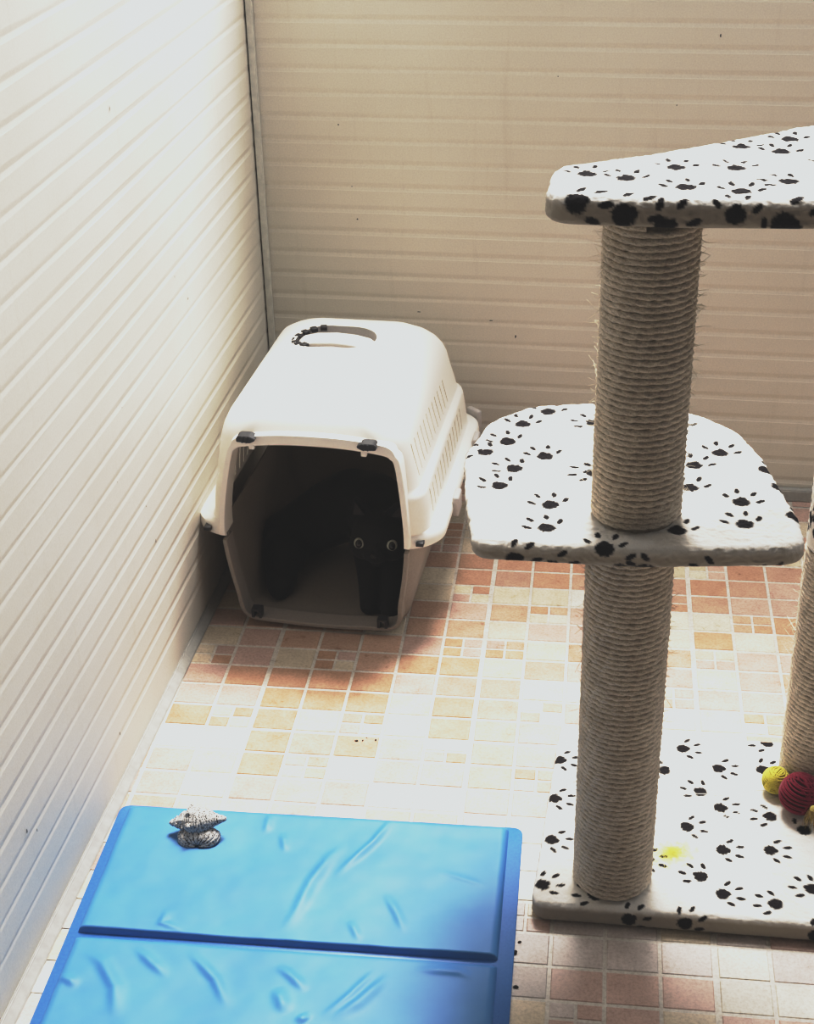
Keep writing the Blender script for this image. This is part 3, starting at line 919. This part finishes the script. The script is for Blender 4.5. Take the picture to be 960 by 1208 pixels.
# faces: eyes with a pale ring and wide black pupil
for sx, ex in ((-1, -.0245), (1, .0245)):
    ec = HC + Vector((ex, -.0315, .003)) - CO
    bm = bmesh.new()
    look = (Vector((.29, -2.096, 1.255)) - (ec+CO)).normalized()
    look = (look + Vector((ex*5, -.6, -.1))).normalized()
    q = look.to_track_quat('Z', 'Y').to_matrix().to_4x4()
    bmesh.ops.create_uvsphere(bm, u_segments=28, v_segments=20, radius=.0083, matrix=Matrix.Translation(ec) @ q)
    ey = from_bm('eye', bm, M['iris'], cat, smooth=True)
    bm = bmesh.new()
    T = Matrix.Translation(ec + look*.0024) @ q @ Matrix.Diagonal((.88, 1, 1, 1))
    bmesh.ops.create_uvsphere(bm, u_segments=28, v_segments=20, radius=.0071, matrix=T)
    pu = from_bm('pupil', bm, M['pupil'], ey, smooth=True)
    # inner ear
    e0 = HC+Vector((sx*.0285, -.006, .037))-CO; e1 = HC+Vector((sx*.035, -.002, .056))-CO
    V = [e0+Vector((-.009, -.002, 0)), e0+Vector((.009, -.002, 0)), e1, (e0*.6+e1*.4)+Vector((0, .003, 0))]
    mesh('inner_ear', V, [(0, 1, 3), (1, 2, 3), (2, 0, 3)], M['ear_in'], cat)
bm = bmesh.new()
bmesh.ops.create_uvsphere(bm, u_segments=14, v_segments=10, radius=.0042, matrix=Matrix.Translation(HC+Vector((0, -.0495, -.0075))-CO) @ Matrix.Diagonal((1.2, .7, .8, 1)))
from_bm('nose', bm, M['nose'], cat, smooth=True)

# ------------------------------------------------------------------ cooling mat
MA = R(2.9)
mt = empty('cooling_mat', 'blue padded folding cooling mat lying on the tiles beside the left wall', 'mat', (-.080, -.775, 0), MA)
MW, PL = .2525, .2245                 # half width, panel length
def to_local(x, y):
    dx, dy = x+.080, y+.775
    return (dx*math.cos(MA)+dy*math.sin(MA), -dx*math.sin(MA)+dy*math.cos(MA))
yt = .112; yf = yt-PL                 # top edge and fold (local y)
hem_r = .014
outl = round_poly([(-MW, yf-PL*1.02), (MW, yf-PL*1.02), (MW, yt), (-MW, yt)], hem_r, .004)
V, F = [], []
n = len(outl)
cc = Vector((0, yf))
for z, s_ in ((.0005, 0), (.0026, 0), (.0032, .0012)):
    for p in outl:
        d = (p-cc); q = p - d.normalized()*s_
        w = .0006*noise.noise(Vector((q.x*22, q.y*22, 3)))
        V.append((q.x, q.y, z + (w if z > .001 else 0)))
for r in range(2):
    for i in range(n): F.append((r*n+i, r*n+(i+1) % n, (r+1)*n+(i+1) % n, (r+1)*n+i))
F.append(tuple(2*n+i for i in range(n))); F.append(tuple(range(n))[::-1])
hem = mesh('hem', V, F, M['hem'], mt)
smooth_angle(hem, 40)

def panel(y0, y1, creases, seed, edge_front):
    x0, x1 = -MW+.0115, MW-.017
    nx, ny = 250, 150
    def seg(px, py, pts):
        best = (9, 0)
        acc = 0
        tot = sum((Vector(pts[i+1])-Vector(pts[i])).length for i in range(len(pts)-1))
        for i in range(len(pts)-1):
            ax, ay = pts[i]; bx, by = pts[i+1]
            L2 = (bx-ax)**2+(by-ay)**2
            t = max(0, min(1, ((px-ax)*(bx-ax)+(py-ay)*(by-ay))/L2))
            qx, qy = ax+(bx-ax)*t, ay+(by-ay)*t
            d = math.hypot(px-qx, py-qy)
            if d < abs(best[0]):
                sg = 1 if (bx-ax)*(py-ay)-(by-ay)*(px-ax) > 0 else -1
                best = (sg*d, (acc+t*math.sqrt(L2))/tot)
            acc += math.sqrt(L2)
        return best
    V, F = [], []
    for j in range(ny+1):
        for i in range(nx+1):
            u, v = i/nx, j/ny
            # cluster samples toward the rims
            x = x0+(x1-x0)*u; y = y0+(y1-y0)*v
            dx = min(x-x0, x1-x); dyb = y1-y; dyf = y-y0
            prof = lambda d, r: math.sqrt(max(0, 1-(1-min(d/r, 1))**2))
            h = .0086*prof(dx, .010)*prof(dyb, .010)*prof(dyf, .0030 if edge_front else .009)
            z = .0030+h
            if h > .001:
                k = h/.0086
                z += k*(.0016*noise.noise(Vector((x*14, y*14, seed))) + .0005*noise.noise(Vector((x*45, y*45, seed+5))))
                for pts, amp, wd in creases:
                    d, t = seg(x, y, pts)
                    if abs(d) < 5*wd:
                        e = sm(0, .42, t)*sm(0, .42, 1-t)
                        w_ = wd*(1.9 if d > 0 else 1.15); z += k*amp*.95*e*math.exp(-(d/w_)**2)
            V.append((x, y, max(z, .0028)))
    m = nx+1
    for j in range(ny):
        for i in range(nx): F.append((j*m+i, j*m+i+1, (j+1)*m+i+1, (j+1)*m+i))
    return mesh('gel_panel', V, F, M['mat'], mt)
cr_top = [([(0.1049, 0.1061), (0.0901, 0.0989), (0.0752, 0.0628), (0.0489, 0.0185), (0.0358, -0.007)], 0.0035, 0.003), ([(0.0446, 0.0601), (0.0261, 0.0303), (0.0107, -0.0147), (0.0014, -0.0675), (-0.0102, -0.1034)], 0.004, 0.0045), ([(0.0978, -0.0226), (0.1167, -0.0569), (0.1315, -0.0903)], 0.0025, 0.0035), ([(0.0642, -0.0718), (0.0816, -0.1047)], 0.002, 0.003), ([(-0.0594, 0.1035), (-0.0593, 0.0623)], 0.002, 0.003), ([(-0.0391, 0.0699), (-0.0279, 0.031)], 0.002, 0.003), ([(-0.1441, -0.0689), (-0.147, -0.0962), (-0.115, -0.1065)], 0.002, 0.003), ([(0.1527, 0.0197), (0.2218, -0.0061)], 0.0012, 0.003)]
cr_low = [([(-0.2226, -0.1416), (-0.1968, -0.1619), (-0.1729, -0.1943), (-0.1594, -0.2412)], 0.004, 0.005), ([(-0.1681, -0.1333), (-0.1421, -0.1569), (-0.1167, -0.1766)], 0.003, 0.004), ([(0.1059, -0.1403), (0.0808, -0.1836), (0.0553, -0.2167)], 0.003, 0.003), ([(0.1237, -0.1433), (0.0922, -0.1914), (0.063, -0.2224)], 0.004, 0.0045), ([(-0.0057, -0.146), (0.015, -0.1627), (0.036, -0.1834)], 0.0035, 0.004), ([(0.0004, -0.1777), (0.0179, -0.2159)], 0.004, 0.005), ([(0.0313, -0.2147), (0.0414, -0.2245)], 0.003, 0.004), ([(0.1441, -0.1391), (0.196, -0.1389), (0.2174, -0.1484)], 0.003, 0.004), ([(-0.1088, -0.1319), (-0.0672, -0.1739), (-0.0425, -0.2154)], 0.0035, 0.004), ([(-0.2419, -0.182), (-0.2248, -0.1898), (-0.2126, -0.198)], 0.003, 0.004)]
panel(yf+.0025, yt-.0055, cr_top, 1.3, True)
panel(yf-PL*1.02+.008, yf-.007, cr_low, 4.7, False)
# ------------------------------------------------------------------ sea shell on the mat
sh = empty('seashell', 'knobbly white sea shell with dark speckles lying on the blue mat', 'seashell', (-.224, -.728, .0110), R(6))
sh.scale = (1.04, 1.04, .92)
# spindle body: stepped spire at one end, knobbed shoulder, tapering canal at the other
prof = [(-.0300,.0008),(-.0285,.0026),(-.0262,.0042),(-.0248,.0040),(-.0225,.0062),(-.0205,.0074),(-.0190,.0070),(-.0160,.0098),(-.0130,.0116),(-.0112,.0112),(-.0080,.0142),(-.0040,.0160),(.0010,.0164),(.0060,.0158),(.0110,.0140),(.0160,.0112),(.0210,.0080),(.0260,.0054),(.0310,.0036),(.0335,.0022)]
NT, NK = 120, 96
def pr_(x):
    for q in range(len(prof)-1):
        if x <= prof[q+1][0]:
            t_ = (x-prof[q][0])/(prof[q+1][0]-prof[q][0]); return prof[q][1]*(1-t_)+prof[q+1][1]*t_
    return prof[-1][1]
V, F, G = [], [], []
for i in range(NT+1):
    x = -.0300 + .0635*i/NT
    r0_ = pr_(x)
    for k in range(NK):
        a = 2*math.pi*k/NK
        sp = x - .0075*(a/(2*math.pi))                      # spiral phase
        knob = max(0., math.cos(a*7))**2*math.exp(-((x+.0045)/.0035)**2) + .7*max(0., math.cos(a*8+1))**2*math.exp(-((x+.0145)/.0025)**2)
        cord = math.cos(x*2*math.pi/.0026)
        r = r0_*(1 + .26*knob + .030*cord + .07*noise.noise(Vector((x*220, math.cos(a)*2.2, math.sin(a)*2.2))))
        V.append(Vector((x*1.08, r*1.12*math.cos(a), r*1.05*math.sin(a))))
        G.append((1-sm(-.75, -.35, cord))*sm(.05, .25, noise.noise(Vector((x*260, math.cos(a)*3.5, math.sin(a)*3.5)))))
for i in range(NT):
    for k in range(NK): F.append((i*NK+k, (i+1)*NK+k, (i+1)*NK+(k+1) % NK, i*NK+(k+1) % NK))
F.append(tuple(range(NK))); F.append(tuple(NT*NK+k for k in range(NK))[::-1])
tl = Matrix.Rotation(R(-8), 3, 'Y') @ Matrix.Rotation(R(0), 3, 'X')
V = [tl @ v for v in V]
zmin = min(v.z for v in V)
V = [v - Vector((0, -.004, zmin)) for v in V]
so = mesh('whorls', V, F, M['shell'], sh)
at = so.data.attributes.new('groove', 'FLOAT', 'POINT'); at.data.foreach_set('value', G)
# flared outer lip, ribbed, arching over the dark mouth
V, F, G = [], [], []
n1, n2 = 90, 14
for i in range(n1+1):
    u = i/n1; a = -.25 + u*(math.pi+.5)
    for j in range(n2+1):
        v = j/n2
        ph = v*1.55; sc_ = max(.02, math.cos(ph))**.55; rx, ry = .0225*sc_, .0125*sc_
        rib = math.cos(a*19)
        fl = 1 + .08*rib*math.sin(min(1, v*1.3)*math.pi)
        V.append(Vector((.0045 + rx*math.cos(a)*fl, -.003 - .0185*math.sin(ph)*(1-.12*math.sin(a)), max(.0003, .0030 + ry*math.sin(a)*fl + .003*(1-v)))))
        G.append((1. if rib < -.3 else 0.)*(1. if v > .45 else 0.)*(1. if noise.noise(Vector((u*60, v*5, 2))) > -.35 else 0.))
for i in range(n1):
    for j in range(n2):
        q = i*(n2+1)+j; F.append((q, q+1, q+n2+2, q+n2+1))
lip = mesh('flared_lip', V, F, M['shell'], sh)
md = lip.modifiers.new('s', 'SOLIDIFY'); md.thickness = .0022; md.offset = -1
at = lip.data.attributes.new('groove', 'FLOAT', 'POINT'); at.data.foreach_set('value', G)
baked(lip)
bm = bmesh.new()
bmesh.ops.create_uvsphere(bm, u_segments=20, v_segments=12, radius=1, matrix=Matrix.Translation((.012, -.0165, .0035)) @ Matrix.Diagonal((.0075, .0040, .0030, 1)))
from_bm('mouth', bm, M['shell_in'], sh, smooth=True)

# ------------------------------------------------------------------ toys on the base
def yarn_ball(root, r, mat, nr, seed, th, core):
    """ball of wound yarn: many loops round a core"""
    rnd = random.Random(seed)
    bm = bmesh.new(); bmesh.ops.create_uvsphere(bm, u_segments=32, v_segments=20, radius=r*.965, matrix=Matrix.Translation((0, 0, r)))
    from_bm('core', bm, core, root, smooth=True)
    V, F = [], []
    for fam in range(4):
        ax = Vector((rnd.gauss(0, 1), rnd.gauss(0, 1), rnd.gauss(0, 1))).normalized() if fam else Vector((.15, -.1, 1)).normalized()
        q = ax.to_track_quat('Z', 'X')
        for k in range(nr if fam == 0 else nr//3):
            h = (-1+2*(k+.5)/nr)*.97 if fam == 0 else (rnd.uniform(-.35, .35))
            rr = math.sqrt(1-h*h)
            tilt = Matrix.Rotation(rnd.uniform(-.07, .07), 3, 'X')
            pts = [q @ (tilt @ Vector((rr*math.cos(a), rr*math.sin(a), h))) * (r*(1.0 if fam == 0 else 1.0-.01*rnd.random())) + Vector((0, 0, r)) for a in [2*math.pi*i/56 for i in range(56)]]
            tube_data(pts, th, 6, V, F, closed=True)
    V = [Vector((v[0], v[1], max(v[2], .0002))) for v in V]
    return mesh('yarn', V, F, mat, root)
rb = empty('yarn_ball', 'dark red yarn ball cat toy on the plush base', 'cat toy', (.4955, -.600, .0282), R(20))
yarn_ball(rb, .0248, M['yarn_red'], 20, 3, .00125, M['yarn_core'])
yb = empty('yarn_ball', 'small yellow ball behind the dark red yarn ball', 'cat toy', (.4688, -.5678, .0282), R(10))
yarn_ball(yb, .0165, M['yarn_yellow'], 18, 9, .0010, M['yarn_yellow'])
# golden fibre tuft beside the red ball
tf = empty('tassel', 'golden brown fibre tassel beside the dark red yarn ball', 'cat toy', (.5085, -.6275, .0275))
rnd = random.Random(8); V, F = [], []
for k in range(70):
    a = rnd.uniform(0, 6.28); sp = rnd.uniform(.002, .011)
    p0 = Vector((rnd.gauss(0, .0015), rnd.gauss(0, .0015), .026+rnd.uniform(-.002, .002)))
    p2 = Vector((math.cos(a)*sp, math.sin(a)*sp, rnd.uniform(.0005, .004)))
    p1 = (p0+p2)/2 + Vector((math.cos(a), math.sin(a), .6))*.004
    tube_data([p0*(1-t)**2+p1*2*t*(1-t)+p2*t*t for t in (0, .25, .5, .75, 1)], [.0005, .0005, .0005, .0004, .0002], 4, V, F)
mesh('strands', V, F, M['tinsel'], tf)
bm = bmesh.new(); bmesh.ops.create_uvsphere(bm, u_segments=14, v_segments=10, radius=.0042, matrix=Matrix.Translation((0, 0, .0265)))
from_bm('knot', bm, M['raffia'], tf, smooth=True)
# pale raffia ribbon leaning on the far post
V, F = [], []
pts = [Vector((-.014+.034*t, .004*math.sin(t*5), .0015+.030*math.sin(min(1., t*1.3)*math.pi*.5)*(.35+.65*t))) for t in [i/14 for i in range(15)]]
for i, p in enumerate(pts):
    w = .0032*math.sin(math.pi*(.12+.8*i/14))+.001
    V += [p+Vector((0, -w, w*.6)), p+Vector((0, w, -w*.3 if i else 0))]
V = [Vector((v.x, v.y, max(v.z, .0004))) for v in V]
F = [(2*i, 2*i+2, 2*i+3, 2*i+1) for i in range(14)]
rf = mesh('ribbon', V, F, M['raffia'], None, loc=(.505, -.566, .0535))
rf.location = (.511, -.5735, .0285)
md = rf.modifiers.new('s', 'SOLIDIFY'); md.thickness = .0006; baked(rf)
tag(rf, 'pale yellow raffia ribbon between the red yarn ball and the sisal post', 'ribbon')
# thin cord lying across the base
V, F = [], []
ck = [(.322,-.585),(.345,-.585),(.375,-.588),(.405,-.584),(.430,-.573),(.455,-.566),(.4585,-.5665)]
pts = []
for i in range(len(ck)-1):
    for k in range(8):
        t = k/8; pts.append(Vector((ck[i][0]*(1-t)+ck[i+1][0]*t, ck[i][1]*(1-t)+ck[i+1][1]*t, .0292)))
o_ = Vector((.39, -.58, .0282))
tube_data([p-o_ for p in pts], .00042, 6, V, F)
cd = mesh('cord', V, F, M['cord'], None, loc=o_)
tag(cd, 'thin pale cord lying across the plush base to the yellow ball', 'cord')
# yellow fluff
fl = []
V, F = [], []
rnd = random.Random(12)
for k in range(260):
    a = rnd.uniform(0, 6.28); d = abs(rnd.gauss(0, .45))
    x, y = .024*d*math.cos(a), .017*d*math.sin(a)
    x, y = x*.8-y*.5, x*.6+y*.8
    b = rnd.uniform(0, 6.28); l = rnd.uniform(.004, .009)
    p = Vector((x, y, .0006)); q = p + Vector((math.cos(b)*l, math.sin(b)*l, rnd.uniform(.0005, .003)))
    m_ = (p+q)/2 + Vector((0, 0, .0015))
    tube_data([p, m_, q], [.00016, .00014, .00006], 3, V, F, cap=False)
ff = mesh('feather', V, F, M['fluff'], None, loc=(.347, -.697, .0278))
tag(ff, 'flattened yellow downy feather on the plush base beside the front post', 'feather')

# crumbs
def crumb(x, y, z, r, label, group, seed):
    rnd = random.Random(seed)
    bm = bmesh.new(); bmesh.ops.create_icosphere(bm, subdivisions=2, radius=1)
    for v in bm.verts:
        k = 1+.5*noise.noise(v.co*1.3+Vector((seed, 0, 0)))
        v.co = Vector((v.co.x*r*1.5*k, v.co.y*r*k, (v.co.z*.6+.55)*r*k))
    zm = min(v.co.z for v in bm.verts)
    for v in bm.verts: v.co.z -= zm
    o = from_bm('crumb', bm, M['crumb'], None, smooth=True, loc=(x, y, z)); o.rotation_euler = (0, 0, rnd.uniform(0, 3))
    return tag(o, label, 'crumb', group)
for i, (x, y, r) in enumerate([(-.062, -.503, .0010), (-.070, -.505, .0015), (-.058, -.496, .0008), (-.045, -.500, .0012)]):
    crumb(x, y, -.0003, r, 'tiny dark crumb on the tile seam in front of the pet carrier', 'crumbs on the tile seam', 30+i)
for i, (x, y, r) in enumerate([(.178, -.855, .0022), (.181, -.838, .0015), (.1835, -.905, .0019)]):
    crumb(x, y, -.0003, r, 'tiny dark crumb on the tiles along the right edge of the blue mat', 'crumbs beside the mat', 50+i)

# ------------------------------------------------------------------ light
w = bpy.data.worlds.new('sky'); SC.world = w; w.use_nodes = True
nt = w.node_tree; nt.nodes.clear()
wo = nt.nodes.new('ShaderNodeOutputWorld'); bg = nt.nodes.new('ShaderNodeBackground')
tc = nt.nodes.new('ShaderNodeTexCoord'); sx_ = nt.nodes.new('ShaderNodeSeparateXYZ'); rp = nt.nodes.new('ShaderNodeValToRGB')
nt.links.new(tc.outputs['Generated'], sx_.inputs[0]); nt.links.new(sx_.outputs['Z'], rp.inputs[0])
e = rp.color_ramp.elements
e[0].position = 0.0; e[0].color = (.16, .155, .15, 1)
e[1].position = .38; e[1].color = (.95, .97, 1, 1)
nt.links.new(rp.outputs[0], bg.inputs[0]); bg.inputs[1].default_value = 1.65
nt.links.new(bg.outputs[0], wo.inputs[0])

def area(name, loc, target, size, energy, col=(1, 1, 1)):
    l = bpy.data.lights.new(name, 'AREA'); l.shape = 'DISK'; l.size = size; l.energy = energy; l.color = col
    o = bpy.data.objects.new(name, l); COL.objects.link(o); o.location = loc
    o.rotation_euler = (Vector(target)-Vector(loc)).to_track_quat('-Z', 'Y').to_euler()
    return o
sun = bpy.data.lights.new('sun', 'SUN'); sun.energy = 3.7; sun.angle = R(15); sun.color = (1, .97, .92)
area('wall_fill', (.12, .46, 1.95), (-.22, -.20, .4), .55, 58, (1, .975, .94))  # added disk lamp that brightens the upper left wall
so_ = bpy.data.objects.new('sun', sun); COL.objects.link(so_)
d = Vector((-.06, -.46, -1.0))          # light travels toward the camera, down and to the left
so_.rotation_euler = d.to_track_quat('-Z', 'Y').to_euler()

# ------------------------------------------------------------------ camera
cam = bpy.data.cameras.new('camera'); co = bpy.data.objects.new('camera', cam); COL.objects.link(co)
cam.sensor_fit = 'HORIZONTAL'; cam.sensor_width = 36; cam.lens = 1802.738/960*36; cam.clip_start = .02
yaw, pitch, roll = 0.176725, 0.508419, -0.025018
f = Vector((-math.sin(yaw)*math.cos(pitch), math.cos(yaw)*math.cos(pitch), -math.sin(pitch)))
r0 = Vector((math.cos(yaw), math.sin(yaw), 0)); u0 = r0.cross(f)
r1 = r0*math.cos(roll)+u0*math.sin(roll); u1 = -r0*math.sin(roll)+u0*math.cos(roll)
mm = Matrix((r1, u1, -f)).transposed().to_4x4()
co.matrix_world = Matrix.Translation((0.29009, -2.09569, 1.25496)) @ mm
SC.camera = co

vs_ = SC.view_settings
vs_.view_transform = 'Standard'; vs_.look = 'None'; vs_.exposure = 0.0
vs_.use_curve_mapping = True
cm = vs_.curve_mapping
cm.extend = 'HORIZONTAL'
for ci, top in ((0, .725), (1, .745), (2, .745)):
    c = cm.curves[ci]
    c.points[0].location = (0, .011)
    c.points[1].location = (1, top)
    for x, y in ((.028, .025), (.09, .058), (.3, .215), (.62, .58)): c.points.new(x, y)
cm.update()
